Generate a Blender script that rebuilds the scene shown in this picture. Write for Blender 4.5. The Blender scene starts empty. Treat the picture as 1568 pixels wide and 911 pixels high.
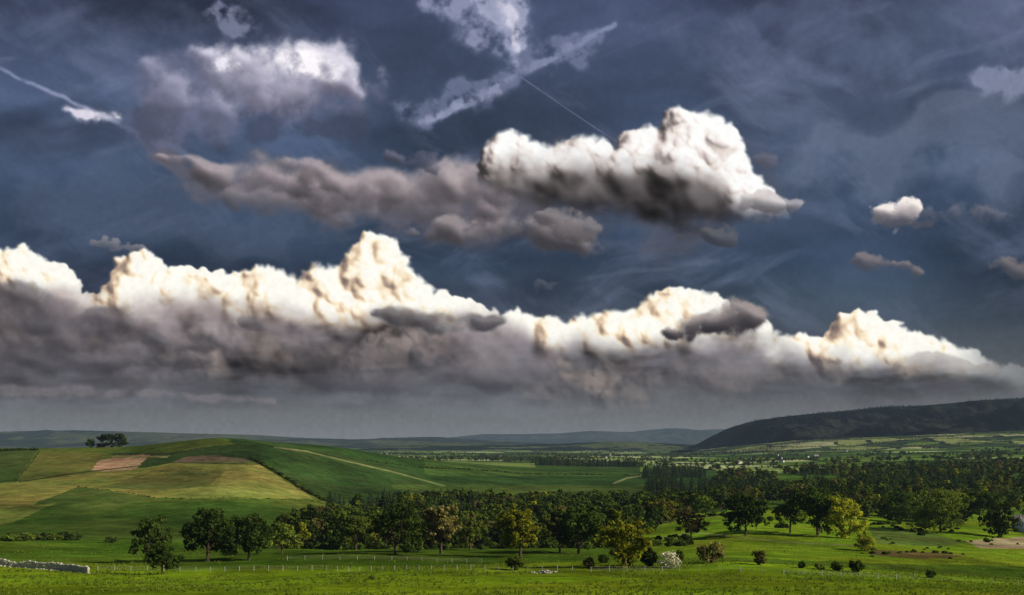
import bpy, math, numpy as np, time
from mathutils import Vector
F=1500.0; HZ=676.0; CX=784.0
scene=bpy.context.scene
# ---------------------------------------------------------------- helpers
def sm(a,b,x):
    t=np.clip((x-a)/(b-a),0,1); return t*t*(3-2*t)
TAB=np.random.default_rng(3).random((8,256,256)).astype(np.float32)
def vnoise(x,y,s=0):
    xf=np.floor(x);yf=np.floor(y)
    xi=xf.astype(np.int32); yi=yf.astype(np.int32)
    fx=(x-xf); fy=(y-yf); fx=fx*fx*fx*(fx*(fx*6-15)+10); fy=fy*fy*fy*(fy*(fy*6-15)+10)
    T=TAB[s%8]; x0=xi&255; x1=(xi+1)&255; y0=yi&255; y1=(yi+1)&255
    return (T[y0,x0]*(1-fx)+T[y0,x1]*fx)*(1-fy)+(T[y1,x0]*(1-fx)+T[y1,x1]*fx)*fy
def fbm(x,y,o=5,s=0,g=0.5):
    r=0;a=1;t=0
    for i in range(o):
        c,n=math.cos(0.6*i),math.sin(0.6*i)
        r=r+a*(vnoise((x*c-y*n)*2**i+17.3*i,(x*n+y*c)*2**i+9.1*i,s+i)-0.5); t+=a; a*=g
    return r/t*2.2
def s2l(c):
    c=np.asarray(c,dtype=np.float64)/255.0
    return np.where(c<=0.04045,c/12.92,((np.clip(c,0,None)+0.055)/1.055)**2.4)
def grid_mesh(name,V,nr,nc,mats,smooth=True,attr=None,flip=False):
    me=bpy.data.meshes.new(name)
    me.vertices.add(len(V)); me.vertices.foreach_set('co',np.asarray(V,dtype=np.float32).ravel())
    idx=np.arange(nr*nc).reshape(nr,nc)
    q=np.stack([idx[:-1,:-1],idx[:-1,1:],idx[1:,1:],idx[1:,:-1]],-1).reshape(-1,4)
    if flip: q=q[:,::-1]
    me.loops.add(q.size); me.loops.foreach_set('vertex_index',q.ravel().astype(np.int32))
    me.polygons.add(len(q)); me.polygons.foreach_set('loop_start',np.arange(0,q.size,4,dtype=np.int32))
    me.polygons.foreach_set('use_smooth',np.full(len(q),smooth))
    me.update(calc_edges=True)
    if attr is not None:
        for k,a in attr.items():
            at=me.attributes.new(k,'FLOAT_COLOR','POINT')
            at.data.foreach_set('color',np.concatenate([a,np.ones((len(a),1))],1).astype(np.float32).ravel())
    for m in mats: me.materials.append(m)
    ob=bpy.data.objects.new(name,me); scene.collection.objects.link(ob); return ob
def quad_mesh(name,V,Q,mats,mi=None,tone=None,link=True,smooth=False):
    me=bpy.data.meshes.new(name)
    V=np.asarray(V,dtype=np.float32); Q=np.asarray(Q,dtype=np.int32)
    me.vertices.add(len(V)); me.vertices.foreach_set('co',V.ravel())
    me.loops.add(Q.size); me.loops.foreach_set('vertex_index',Q.ravel())
    me.polygons.add(len(Q)); me.polygons.foreach_set('loop_start',np.arange(0,Q.size,4,dtype=np.int32))
    for m in mats: me.materials.append(m)
    if mi is not None: me.polygons.foreach_set('material_index',np.asarray(mi,dtype=np.int32))
    me.polygons.foreach_set('use_smooth',np.full(len(Q),smooth))
    me.update(calc_edges=True)
    if tone is not None:
        at=me.attributes.new('tone','FLOAT','POINT'); at.data.foreach_set('value',np.asarray(tone,dtype=np.float32))
    ob=bpy.data.objects.new(name,me)
    if link: scene.collection.objects.link(ob)
    return ob
# ---------------------------------------------------------------- materials
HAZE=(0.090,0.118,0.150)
def newmat(name):
    m=bpy.data.materials.new(name); m.use_nodes=True; nt=m.node_tree; nt.nodes.clear(); return m,nt
def N(nt,t,**k):
    n=nt.nodes.new(t)
    for a,b in k.items(): setattr(n,a,b)
    return n
def math_(nt,op,a,b=None):
    n=N(nt,'ShaderNodeMath',operation=op)
    for i,v in enumerate((a,b)):
        if v is None: continue
        if isinstance(v,(int,float)): n.inputs[i].default_value=v
        else: nt.links.new(v,n.inputs[i])
    return n.outputs[0]
def mixc(nt,f,a,b,bt='MIX'):
    n=N(nt,'ShaderNodeMix',data_type='RGBA',blend_type=bt)
    for s,v in ((0,f),(6,a),(7,b)):
        if isinstance(v,(int,float)): n.inputs[s].default_value=v
        elif isinstance(v,tuple): n.inputs[s].default_value=(v[0],v[1],v[2],1)
        else: nt.links.new(v,n.inputs[s])
    return n.outputs[2]
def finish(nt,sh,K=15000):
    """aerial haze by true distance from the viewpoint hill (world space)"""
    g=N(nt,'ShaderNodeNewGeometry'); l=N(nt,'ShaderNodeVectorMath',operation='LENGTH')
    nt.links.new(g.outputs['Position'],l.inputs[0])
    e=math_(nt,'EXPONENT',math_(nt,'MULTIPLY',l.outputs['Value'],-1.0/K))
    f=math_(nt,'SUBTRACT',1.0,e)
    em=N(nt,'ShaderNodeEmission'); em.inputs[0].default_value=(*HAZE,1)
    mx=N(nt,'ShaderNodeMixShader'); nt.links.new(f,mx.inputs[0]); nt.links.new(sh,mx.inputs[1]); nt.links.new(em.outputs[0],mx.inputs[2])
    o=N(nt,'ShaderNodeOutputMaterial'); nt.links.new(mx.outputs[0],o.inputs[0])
def noise(nt,scale,detail=4,rough=0.55,vec=None,dist=0):
    n=N(nt,'ShaderNodeTexNoise'); n.inputs['Scale'].default_value=scale; n.inputs['Detail'].default_value=detail
    n.inputs['Roughness'].default_value=rough; n.inputs['Distortion'].default_value=dist
    if vec is None:
        g=N(nt,'ShaderNodeNewGeometry'); vec=g.outputs['Position']
    nt.links.new(vec,n.inputs['Vector']); return n.outputs['Fac']
def ramp(nt,f,a,b,lo=0.0,hi=1.0):
    n=N(nt,'ShaderNodeMapRange'); nt.links.new(f,n.inputs[0]); n.inputs[1].default_value=a;n.inputs[2].default_value=b;n.inputs[3].default_value=lo;n.inputs[4].default_value=hi
    return n.outputs[0]
def leaf_mat(name,dark,light,vary=0.35,transl=0.35):
    m,nt=newmat(name)
    a=N(nt,'ShaderNodeAttribute',attribute_name='tone')
    c=mixc(nt,a.outputs['Fac'],dark,light)
    oi=N(nt,'ShaderNodeObjectInfo')
    c2=mixc(nt,ramp(nt,oi.outputs['Random'],0.45,1.0,0,vary),c,(0.14,0.15,0.03))
    hs=N(nt,'ShaderNodeHueSaturation'); nt.links.new(c2,hs.inputs['Color'])
    r2=math_(nt,'FRACT',math_(nt,'MULTIPLY',oi.outputs['Random'],7.13))
    nt.links.new(ramp(nt,r2,0,1,0.5,1.65),hs.inputs['Value'])
    d=N(nt,'ShaderNodeBsdfDiffuse'); t=N(nt,'ShaderNodeBsdfTranslucent')
    nt.links.new(hs.outputs[0],d.inputs[0]); nt.links.new(hs.outputs[0],t.inputs[0])
    mx=N(nt,'ShaderNodeMixShader'); mx.inputs[0].default_value=transl
    nt.links.new(d.outputs[0],mx.inputs[1]); nt.links.new(t.outputs[0],mx.inputs[2])
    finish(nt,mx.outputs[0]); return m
def flat_mat(name,col,col2=None,scale=1.0,K=15000,bump=0):
    m,nt=newmat(name)
    c=mixc(nt,ramp(nt,noise(nt,scale,6,0.65),0.3,0.7),col,col2 or tuple(x*0.6 for x in col))
    d=N(nt,'ShaderNodeBsdfDiffuse'); nt.links.new(c,d.inputs[0])
    if bump:
        b=N(nt,'ShaderNodeBump'); b.inputs['Strength'].default_value=bump; nt.links.new(noise(nt,scale*3,5),b.inputs['Height']); nt.links.new(b.outputs[0],d.inputs['Normal'])
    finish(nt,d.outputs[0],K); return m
M_bark=flat_mat('bark',(0.13,0.095,0.065),(0.05,0.038,0.028),3.0)
M_leaf=leaf_mat('leaves_green',(0.028,0.055,0.009),(0.17,0.22,0.022))
M_leafd=leaf_mat('leaves_dark',(0.014,0.032,0.008),(0.080,0.120,0.018),0.1)
M_leafy=leaf_mat('leaves_yellow_green',(0.060,0.085,0.010),(0.46,0.45,0.028),0.0)
M_leafb=leaf_mat('leaves_olive',(0.055,0.055,0.018),(0.25,0.21,0.060),0.2)
M_con=leaf_mat('conifer_needles',(0.012,0.028,0.014),(0.045,0.075,0.028),0.05,0.1)
M_conf=leaf_mat('far_conifer_needles',(0.006,0.012,0.008),(0.018,0.030,0.016),0.0,0.05)
M_blossom=leaf_mat('hawthorn_blossom',(0.30,0.30,0.16),(0.85,0.82,0.62),0.0)
M_grassblade=leaf_mat('grass_blades',(0.07,0.12,0.012),(0.24,0.31,0.03),0.2)
# ---------------------------------------------------------------- terrain table
cols=np.array([-800,0,200,340,400,500,640,800,985,1120,1300,1568,2400],float)
rows=[
(8, [1000]*13),
(30,[985]*13),
(60,[960]*13),
(100,[930]*13),
(140,[900,902,904,905,905,905,905,905,905,905,906,912,925]),
(180,[882,884,886,887,887,887,887,887,886,885,889,898,915]),
(225,[866,868,870,871,871,871,871,871,868,866,873,888,900]),
(280,[848,850,854,855,855,854,853,853,852,848,856,874,885]),
(340,[832,834,840,842,842,842,841,841,839,832,838,855,870]),
(420,[820,822,828,835,838,840,840,838,822,810,817,836,855]),
(520,[795,798,804,806,808,815,822,822,806,790,797,814,830]),
(700,[745,748,744,742,745,775,784,784,784,775,772,780,790]),
(850,[712,714,712,702,708,742,762,768,768,762,758,760,765]),
(1000,[684,687,683,665,673,703,742,753,751,754,748,745,748]),
(1150,[684,687,687,675,675,679,718,741,740,740,735,732,732]),
(1300,[688,689,690,690,690,679,705,731,733,733,729,724,722]),
(1500,[695,696,696,697,697,694,701,720,725,728,719,713,710]),
(1900,[700,700,700,700,700,700,706,712,715,716,709,703,700]),
(2600,[702,702,702,702,702,702,704,706,707,706,699,692,689]),
(4000,[698,698,698,698,698,698,698,698,698,696,689,682,678]),
(6000,[692,692,692,692,692,692,692,692,692,690,683,676,673]),
(10000,[687]*13),(20000,[682]*13),(36000,[679.5]*13)]
LY=np.linspace(math.log(8),math.log(36000),500)
GX=np.arange(-1600,3200,20.0)
ry=np.log([r[0] for r in rows])
R0=np.array([np.interp(GX,cols,r[1]) for r in rows])
T=np.array([np.interp(LY,ry,R0[:,j]) for j in range(len(GX))]).T
for _ in range(8):
    T[1:-1]=(T[:-2]+2*T[1:-1]+T[2:])/4
for _ in range(5):
    T[:,1:-1]=(T[:,:-2]+2*T[:,1:-1]+T[:,2:])/4
def pyG(px,Y):
    px=np.asarray(px,float);Y=np.asarray(Y,float)
    a=np.clip((px-GX[0])/20.0,0,len(GX)-1.001); b=np.clip((np.log(np.maximum(Y,8.001))-LY[0])/(LY[1]-LY[0]),0,len(LY)-1.001)
    i=a.astype(int);j=b.astype(int);fa=a-i;fb=b-j
    return (T[j,i]*(1-fa)+T[j,i+1]*fa)*(1-fb)+(T[j+1,i]*(1-fa)+T[j+1,i+1]*fa)*fb
def gz(x,Y):
    px=CX+F*x/Y
    z=-(pyG(px,Y)-HZ)/F*Y
    und=fbm(x/70.0,Y/70.0,4,2)*1.7+fbm(x/18.0+5,Y/18.0,3,4)*0.30
    return z+und*sm(60,200,Y)*(1-0.5*sm(600,900,Y))
def P(px,Y):
    x=(px-CX)/F*Y
    return x,Y,float(gz(np.array(x),np.array(float(Y))))
YS=np.exp(np.linspace(math.log(110),math.log(5000),1500))
def invY(px,py):
    z=gz((px-CX)/F*YS,YS); p=HZ-F*z/YS
    k=np.argmax(p<=py)
    return float(YS[k]) if p[k]<=py else 3000.0
def inpoly(X,Y,poly):
    r=np.zeros(X.shape,bool); n=len(poly)
    for i in range(n):
        x0,y0=poly[i];x1,y1=poly[(i+1)%n]
        if y0==y1: continue
        c=((y0>Y)!=(y1>Y))&(X<(x1-x0)*(Y-y0)/(y1-y0)+x0)
        r^=c
    return r
# ground sheet
pc=np.concatenate([np.linspace(-1500,-60,60)[:-1],np.arange(-60,1630,1.5),np.linspace(1630,3100,60)])
yr=np.concatenate([np.exp(np.linspace(math.log(8),math.log(105),60))[:-1],np.exp(np.linspace(math.log(105),math.log(2200),860))[:-1],np.exp(np.linspace(math.log(2200),math.log(36000),200))])
PXg,Yg=np.meshgrid(pc,yr); Xg=(PXg-CX)/F*Yg; Zg=gz(Xg,Yg)
PYg=HZ-F*Zg/Yg
C=np.zeros(PXg.shape+(3,)); 
def setc(mask,col): C[mask]=col
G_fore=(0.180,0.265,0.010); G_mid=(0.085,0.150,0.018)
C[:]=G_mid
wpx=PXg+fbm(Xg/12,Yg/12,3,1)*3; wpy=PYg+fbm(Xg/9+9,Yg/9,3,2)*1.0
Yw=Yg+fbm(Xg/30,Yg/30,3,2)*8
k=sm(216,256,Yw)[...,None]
C[Yg<420]=(np.array(G_fore)*(1-k)+np.array((0.070,0.130,0.011))*k)[Yg<420]  # foreground painted brighter as sunlit, darker grass beyond
setc((Yw>262)&(Yg<640)&(wpx>945),(0.150,0.235,0.012))
setc((Yg>=420)&(Yg<620)&(PXg<470),(0.055,0.100,0.014))
setc((Yg>=620)&(Yg<1150)&(PXg<560),(0.085,0.120,0.018))
# big hill, cloud shadow painted in as darker green
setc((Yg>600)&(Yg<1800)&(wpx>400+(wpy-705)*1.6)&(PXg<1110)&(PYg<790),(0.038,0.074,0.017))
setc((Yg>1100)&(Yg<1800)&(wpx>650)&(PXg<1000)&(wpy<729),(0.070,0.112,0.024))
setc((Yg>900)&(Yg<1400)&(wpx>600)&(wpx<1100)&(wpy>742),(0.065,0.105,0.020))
kn=(Yg>500)&(Yg<1180)
def poly(pts,col,extra=kn):
    C[inpoly(wpx,wpy,pts)&extra]=col
poly([(-60,684),(60,684),(25,740),(-60,745)],(0.055,0.085,0.018))
poly([(62,690),(168,694),(135,722),(30,738),(25,732)],(0.12,0.130,0.027))
poly([(-60,742),(30,738),(135,722),(225,716),(262,709),(395,710),(482,764),(240,762),(120,745),(60,768),(20,795),(-60,810)],(0.205,0.210,0.045))  # sunlit knoll field, its brightness painted into the colour
poly([(345,712),(395,711),(470,758),(330,756)],(0.24,0.24,0.055))
poly([(150,746),(262,722),(345,722),(318,745),(240,752)],(0.13,0.145,0.035))
poly([(60,768),(120,745),(240,762),(170,775),(90,782)],(0.070,0.11,0.02))
poly([(-60,770),(40,775),(85,770),(20,800),(-60,815)],(0.15,0.175,0.035))
poly([(168,694),(262,693),(330,682),(398,682),(398,706),(262,709),(215,716)],(0.034,0.060,0.015))
poly([(138,721),(152,706),(178,697),(232,696),(222,704),(208,719),(170,722)],(0.36,0.25,0.13))
poly([(152,706),(178,697),(262,698),(256,701),(180,701)],(0.20,0.20,0.07))
poly([(262,708),(285,700),(330,697),(375,702),(388,708)],(0.14,0.105,0.060))
rt=(Yg>300)&(Yg<650)
poly([(1478,829),(1500,826),(1570,822),(1640,828),(1600,840),(1500,839)],(0.36,0.28,0.16),rt)
poly([(1330,808),(1400,812),(1480,830),(1440,838),(1340,832)],(0.11,0.15,0.03),rt)
poly([(1340,842),(1430,846),(1480,852),(1420,856),(1330,850)],(0.15,0.13,0.04),rt)
poly([(1000,850),(1100,858),(1600,868),(1600,890),(1200,880),(1000,868)],(0.075,0.135,0.012),Yg>230)
def track(pts,w,col,y0,y1):
    m=np.full(PXg.shape,1e9)
    for (x0,ya),(x1,yb) in zip(pts[:-1],pts[1:]):
        tt=np.clip(((PXg-x0)*(x1-x0)+(PYg-ya)*(yb-ya))/((x1-x0)**2+(yb-ya)**2),0,1)
        m=np.minimum(m,np.hypot(PXg-(x0+tt*(x1-x0)),PYg-(ya+tt*(yb-ya))))
    k=((1-sm(w*0.5,w,m))*((Yg>y0)&(Yg<y1)))[...,None]
    C[:]=C*(1-k)+np.array(col)*k
track([(420,685),(470,691),(530,706),(600,722),(680,744)],1.5,(0.18,0.20,0.07),900,1700)
track([(940,740),(960,732),(1010,724)],1.8,(0.24,0.23,0.10),900,1800)
track([(985,828),(1060,815),(1130,822),(1200,830),(1330,836)],1.2,(0.26,0.28,0.08),300,600)
track([(30,738),(135,722),(262,708)],.9,(0.03,0.05,0.014),600,1180)
track([(262,708),(395,711)],.9,(0.05,0.07,0.02),600,1180)
for q in range(7):
    o=q*22; track([(120+o*1.1,760-q*1.0),(235+o*.7,722-q*1.5)],.6,(0.12,0.14,0.03),700,1000)
# far patchwork fields
far=Yg>1500
cellx=Xg/230+fbm(Xg/900,Yg/900,3,3)*1.2; celly=Yg/(420)+fbm(Xg/700+4,Yg/700,3,6)*1.2
h=TAB[5][(np.floor(celly).astype(int))&255,(np.floor(cellx).astype(int))&255]
pal=np.array([(0.05,0.09,0.022),(0.12,0.18,0.03),(0.17,0.25,0.04),(0.05,0.085,0.02),(0.34,0.38,0.12),(0.07,0.12,0.025),(0.14,0.21,0.035),(0.50,0.50,0.24)])
C[far]=pal[(h[far]*7.99).astype(int)]
ex=np.abs(cellx-np.round(cellx)); ey=np.abs(celly-np.round(celly))
hedgeline=(np.minimum(ex*230,ey*420))
C[far&(hedgeline<11)]=(0.015,0.025,0.012)
C[(Yg>1500)&(Yg<2500)&(PXg<980)]=(0.055,0.095,0.02)
C[(Yg>1700)&(Yg<2200)&(PXg>640)&(PXg<820)]=(0.20,0.24,0.06)
bl=1+0.60*fbm(Xg/60,Yg/60,5,1)+0.30*fbm(Xg/9,Yg/9,3,7)  # cloud-shadow-like light and dark patches painted in, plus fine mottling
C*=np.clip(bl,0.38,1.7)[...,None]
ye=np.clip(0.5+fbm(Xg/35+3,Yg/35,4,3),0,1)[...,None]*(Yg<1100)[...,None]
C*=(1+np.array([0.16,0.0,0.1])*(ye-.4)*2)
Vg=np.stack([Xg,Yg,Zg],-1).reshape(-1,3)
m,nt=newmat('meadow_ground')
a=N(nt,'ShaderNodeAttribute',attribute_name='field_col')
n1=ramp(nt,noise(nt,0.9,8,0.75),0.28,0.72,0.45,1.5)
n2=ramp(nt,noise(nt,0.12,5,0.6,dist=0.6),0.3,0.7,0.65,1.3)
vm=N(nt,'ShaderNodeVectorMath',operation='SCALE'); nt.links.new(a.outputs['Color'],vm.inputs[0]); nt.links.new(math_(nt,'MULTIPLY',n1,n2),vm.inputs['Scale'])
c=mixc(nt,ramp(nt,noise(nt,0.35,6,0.7),0.56,0.75,0,0.35),vm.outputs[0],(0.17,0.16,0.04))
d=N(nt,'ShaderNodeBsdfDiffuse'); nt.links.new(c,d.inputs[0])
b=N(nt,'ShaderNodeBump'); b.inputs['Strength'].default_value=0.6; b.inputs['Distance'].default_value=0.35; nt.links.new(noise(nt,1.3,7,0.7),b.inputs['Height']); nt.links.new(b.outputs[0],d.inputs['Normal'])
finish(nt,d.outputs[0]); M_ground=m
grid_mesh('ground',Vg,len(yr),len(pc),[M_ground],attr={'field_col':C.reshape(-1,3)})  # field_col carries painted sun and cloud shade besides the field colours
xs=np.linspace(-300,300,60); ys=np.linspace(-260,8.2,50); A,B=np.meshgrid(xs,ys)
Z=-1.72+fbm(A/40,B/40,3,1)*0.25
grid_mesh('hilltop_ground',np.stack([A,B,Z],-1).reshape(-1,3),50,60,[M_ground],attr={'field_col':np.tile(np.array(G_fore),(3000,1))})
# ---------------------------------------------------------------- distant hills
HV={}
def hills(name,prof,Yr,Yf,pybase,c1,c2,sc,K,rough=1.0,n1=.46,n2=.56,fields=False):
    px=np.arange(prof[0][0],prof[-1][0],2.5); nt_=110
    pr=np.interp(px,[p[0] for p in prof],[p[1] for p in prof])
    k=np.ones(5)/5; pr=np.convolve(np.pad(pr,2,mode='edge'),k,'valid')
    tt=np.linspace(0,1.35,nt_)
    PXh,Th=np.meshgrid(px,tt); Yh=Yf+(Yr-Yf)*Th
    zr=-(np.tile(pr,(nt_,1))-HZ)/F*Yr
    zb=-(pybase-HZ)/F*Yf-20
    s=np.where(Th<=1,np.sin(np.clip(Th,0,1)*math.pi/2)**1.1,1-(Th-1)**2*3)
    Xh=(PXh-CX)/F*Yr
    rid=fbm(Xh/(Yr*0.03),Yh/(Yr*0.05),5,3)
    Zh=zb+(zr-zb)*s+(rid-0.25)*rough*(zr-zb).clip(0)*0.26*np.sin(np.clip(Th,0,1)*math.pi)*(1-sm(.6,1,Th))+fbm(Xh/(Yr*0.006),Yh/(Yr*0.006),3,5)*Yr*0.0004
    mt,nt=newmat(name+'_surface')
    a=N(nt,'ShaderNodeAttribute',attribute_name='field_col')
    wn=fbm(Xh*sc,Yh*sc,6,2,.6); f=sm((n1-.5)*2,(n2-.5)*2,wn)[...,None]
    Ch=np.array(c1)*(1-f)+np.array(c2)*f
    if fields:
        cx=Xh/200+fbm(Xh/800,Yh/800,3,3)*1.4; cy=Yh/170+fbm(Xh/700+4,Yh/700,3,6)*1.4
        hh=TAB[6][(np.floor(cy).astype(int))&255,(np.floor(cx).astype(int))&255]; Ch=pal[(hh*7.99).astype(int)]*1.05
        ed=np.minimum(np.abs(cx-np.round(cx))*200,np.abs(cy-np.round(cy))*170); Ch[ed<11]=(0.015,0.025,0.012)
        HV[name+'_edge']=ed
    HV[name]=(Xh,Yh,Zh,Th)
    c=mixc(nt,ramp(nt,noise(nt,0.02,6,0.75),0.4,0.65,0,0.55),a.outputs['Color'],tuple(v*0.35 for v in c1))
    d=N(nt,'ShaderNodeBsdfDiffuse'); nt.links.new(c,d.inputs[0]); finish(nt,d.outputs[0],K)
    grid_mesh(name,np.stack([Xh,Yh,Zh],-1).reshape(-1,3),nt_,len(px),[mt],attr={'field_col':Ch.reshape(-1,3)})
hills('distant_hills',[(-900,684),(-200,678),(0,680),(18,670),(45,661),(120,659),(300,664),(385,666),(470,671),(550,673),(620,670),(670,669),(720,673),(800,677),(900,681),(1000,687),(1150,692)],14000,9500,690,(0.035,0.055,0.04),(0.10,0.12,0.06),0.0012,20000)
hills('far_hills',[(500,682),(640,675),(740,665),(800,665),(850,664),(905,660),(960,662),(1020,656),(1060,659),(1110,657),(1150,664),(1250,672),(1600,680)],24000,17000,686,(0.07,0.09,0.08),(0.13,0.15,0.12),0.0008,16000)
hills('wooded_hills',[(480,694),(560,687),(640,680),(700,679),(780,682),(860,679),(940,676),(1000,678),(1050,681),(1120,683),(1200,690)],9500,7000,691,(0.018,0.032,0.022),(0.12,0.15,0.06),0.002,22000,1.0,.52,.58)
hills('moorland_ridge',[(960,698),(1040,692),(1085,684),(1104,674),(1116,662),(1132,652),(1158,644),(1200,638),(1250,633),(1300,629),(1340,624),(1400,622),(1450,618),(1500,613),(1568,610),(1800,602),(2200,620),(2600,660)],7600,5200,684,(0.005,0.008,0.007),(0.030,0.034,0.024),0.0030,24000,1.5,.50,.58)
hills('valley_slope',[(1000,700),(1080,692),(1150,682),(1220,675),(1300,671),(1420,666),(1568,659),(1900,652),(2400,666)],5000,3300,694,(0.04,0.07,0.025),(0.24,0.30,0.10),0.008,16000,0.5,.53,.56,fields=True)
# ---------------------------------------------------------------- trees
def tube(pts,rad,n=6):
    pts=np.array(pts,float); V=[];Q=[]
    for i,p in enumerate(pts):
        t=pts[min(i+1,len(pts)-1)]-pts[max(i-1,0)]; t/=np.linalg.norm(t)+1e-9
        a=np.cross(t,[0.3,1,0.1]); a/=np.linalg.norm(a); b=np.cross(t,a)
        for k in range(n):
            an=2*math.pi*k/n; V.append(p+rad[i]*(math.cos(an)*a+math.sin(an)*b))
    for i in range(len(pts)-1):
        for k in range(n):
            Q.append((i*n+k,i*n+(k+1)%n,(i+1)*n+(k+1)%n,(i+1)*n+k))
    return V,Q
def leaves(cent,rad,per,size,r,flat=0.75,inner=0.5):
    n=len(cent)
    ci=np.repeat(np.arange(n),per); M=len(ci)
    d=r.normal(size=(M,3)); d/=np.linalg.norm(d,axis=1)[:,None]
    rr=(inner+(1-inner)*r.random(M)**0.6)[:,None]*rad[ci][:,None]*(1+0.25*r.normal(size=(M,1)))
    pos=cent[ci]+d*rr*np.array([1,1,flat])
    nrm=d+0.5*r.normal(size=(M,3))+np.array([0,0,0.3]); nrm/=np.linalg.norm(nrm,axis=1)[:,None]
    a=np.cross(nrm,r.normal(size=(M,3))); a/=np.linalg.norm(a,axis=1)[:,None]+1e-9; b=np.cross(nrm,a)
    s=size*(0.6+0.8*r.random(M))[:,None]; s2=s*(0.5+0.5*r.random((M,1)))
    V=np.stack([pos-a*s-b*s2*0.4,pos+a*s*0.2-b*s2,pos+a*s+b*s2*0.4,pos-a*s*0.2+b*s2],1).reshape(-1,3)
    Q=np.arange(M*4).reshape(M,4)
    ct=r.random(n); tone=np.clip(ct[ci]*0.6+0.4*r.random(M)+0.1*d[:,2],0,1)
    return V,Q,np.repeat(tone,4)
def make_tree(name,H,W,r,leafm,trunk=0.2,ncl=70,per=36,size=0.35,loc=None,link=True,lobes=6):
    V=[];Q=[];mi=[];tone=[]
    def add(v,q,m,t=None):
        o=len(V); V.extend(v); Q.extend((np.asarray(q)+o).tolist()); mi.extend([m]*len(q)); tone.extend([0.5]*len(v) if t is None else list(t))
    lean=r.normal(size=2)*0.03*H
    top=np.array([lean[0],lean[1],H*0.72])
    tr=0.028*H
    pts=[np.array([0,0,-0.6]),np.array([0,0,H*trunk*0.5]),np.array([lean[0]*.4,lean[1]*.4,H*0.4]),top]
    add(*tube(pts,[tr*1.35,tr,tr*0.7,tr*0.15]),0)
    lob=[]
    for i in range(lobes):
        an=2*math.pi*(i+r.random()*0.7)/lobes; hh=H*(trunk+0.12+(0.93-trunk-0.2)*r.random())
        ext=W*0.5*(0.45+0.25*r.random())*math.sin(math.pi*min(0.95,max(0.2,(hh/H-trunk)/(1-trunk)*0.8+0.15)))**0.5
        c=np.array([math.cos(an)*ext,math.sin(an)*ext,hh]); lob.append((c,W*(0.19+0.11*r.random())))
        st=np.array([lean[0]*.3,lean[1]*.3,H*(trunk*0.8+0.25*r.random())])
        add(*tube([st,(st+c)/2+np.array([0,0,-0.02*H]),c],[tr*0.5,tr*0.3,tr*0.08],5),0)
    lob.append((np.array([lean[0],lean[1],H*0.84]),W*0.20)); lob.append((np.array([lean[0],lean[1],H*0.6]),W*0.3)); 
    cs=[];rs=[]
    w=np.array([l[1]**2 for l in lob]); w/=w.sum()
    for k in range(ncl):
        l=lob[r.choice(len(lob),p=w)]; d=r.normal(size=3); d/=np.linalg.norm(d)
        c=l[0]+d*l[1]*np.array([1,1,0.8])*(0.55+0.5*r.random())
        rad=W*(0.05+0.06*r.random())
        c[2]=min(max(c[2],H*trunk+rad*0.3),H-rad*0.7)
        cs.append(c);rs.append(rad)
    v,q,t=leaves(np.array(cs),np.array(rs),per,size,r)
    add(v,q,1,t)
    ob=quad_mesh(name,V,Q,[M_bark,leafm],mi,tone,link)
    if loc is not None: ob.location=loc; ob.rotation_euler=(0,0,r.random()*6.28)
    return ob
def make_bush(name,H,W,r,leafm,ncl=26,per=34,size=0.22,loc=None,link=True):
    V=[];Q=[];mi=[];tone=[]
    for i in range(5):
        an=r.random()*6.28; e=W*0.25
        v,q=tube([(0,0,-0.3),(math.cos(an)*e*.5,math.sin(an)*e*.5,H*0.3),(math.cos(an)*e,math.sin(an)*e,H*0.7)],[0.05*H,0.03*H,0.008*H],5)
        o=len(V);V.extend(v);Q.extend([tuple(x+o for x in f) for f in q]);mi.extend([0]*len(q));tone.extend([.5]*len(v))
    d=r.normal(size=(ncl,3)); d/=np.linalg.norm(d,axis=1)[:,None]; rr=0.4+0.75*r.random(ncl)[:,None]**.5
    c=d*rr*np.array([W*0.36,W*0.36,H*0.34])+np.array([0,0,H*0.42]); c[:,2]=np.maximum(c[:,2],H*0.10)
    v,q,t=leaves(c,(0.09+0.12*r.random(ncl))*min(W,H*1.2),per,size,r)
    o=len(V);V.extend(v);Q.extend((q+o).tolist());mi.extend([1]*len(q));tone.extend(t)
    ob=quad_mesh(name,V,Q,[M_bark,leafm],mi,tone,link)
    if loc is not None: ob.location=loc; ob.rotation_euler=(0,0,r.random()*6.28)
    return ob
def make_conifer(name,H,W,r,link=False,nl=14,per=44,size=0.45,mat=None):
    V=[];Q=[];mi=[];tone=[]
    v,q=tube([(0,0,-.5),(0,0,H*.5),(0,0,H)],[0.02*H,0.012*H,0.002*H]); V.extend(v);Q.extend(q);mi.extend([0]*len(q));tone.extend([.5]*len(v))
    for l in range(nl):
        f=l/nl; z=H*(0.1+0.88*f); R=W*0.5*(1-f)**0.85+0.15
        M=int(per*(1-f*0.75)); an=r.random(M)*6.28; rr=R*(0.25+0.8*r.random(M))
        pos=np.stack([np.cos(an)*rr,np.sin(an)*rr,z-rr*0.35+r.normal(size=M)*0.25],1)
        out=np.stack([np.cos(an),np.sin(an),-0.35+0*an],1); sd=np.stack([-np.sin(an),np.cos(an),0*an+r.normal(size=M)*0.3],1)
        s=size*(0.7+0.7*r.random(M))[:,None]
        vv=np.stack([pos-out*s-sd*s*.3,pos-sd*s*.55,pos+out*s*1.1,pos+sd*s*.55],1).reshape(-1,3)
        o=len(V);V.extend(vv);Q.extend((np.arange(M*4).reshape(M,4)+o).tolist());mi.extend([1]*M);tone.extend(np.repeat(r.random(M),4))
    return quad_mesh(name,V,Q,[M_bark,mat or M_con],mi,tone,link)
def base(px,py):
    Y=invY(px,py); return P(px,Y),Y
r=np.random.default_rng(11)
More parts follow.
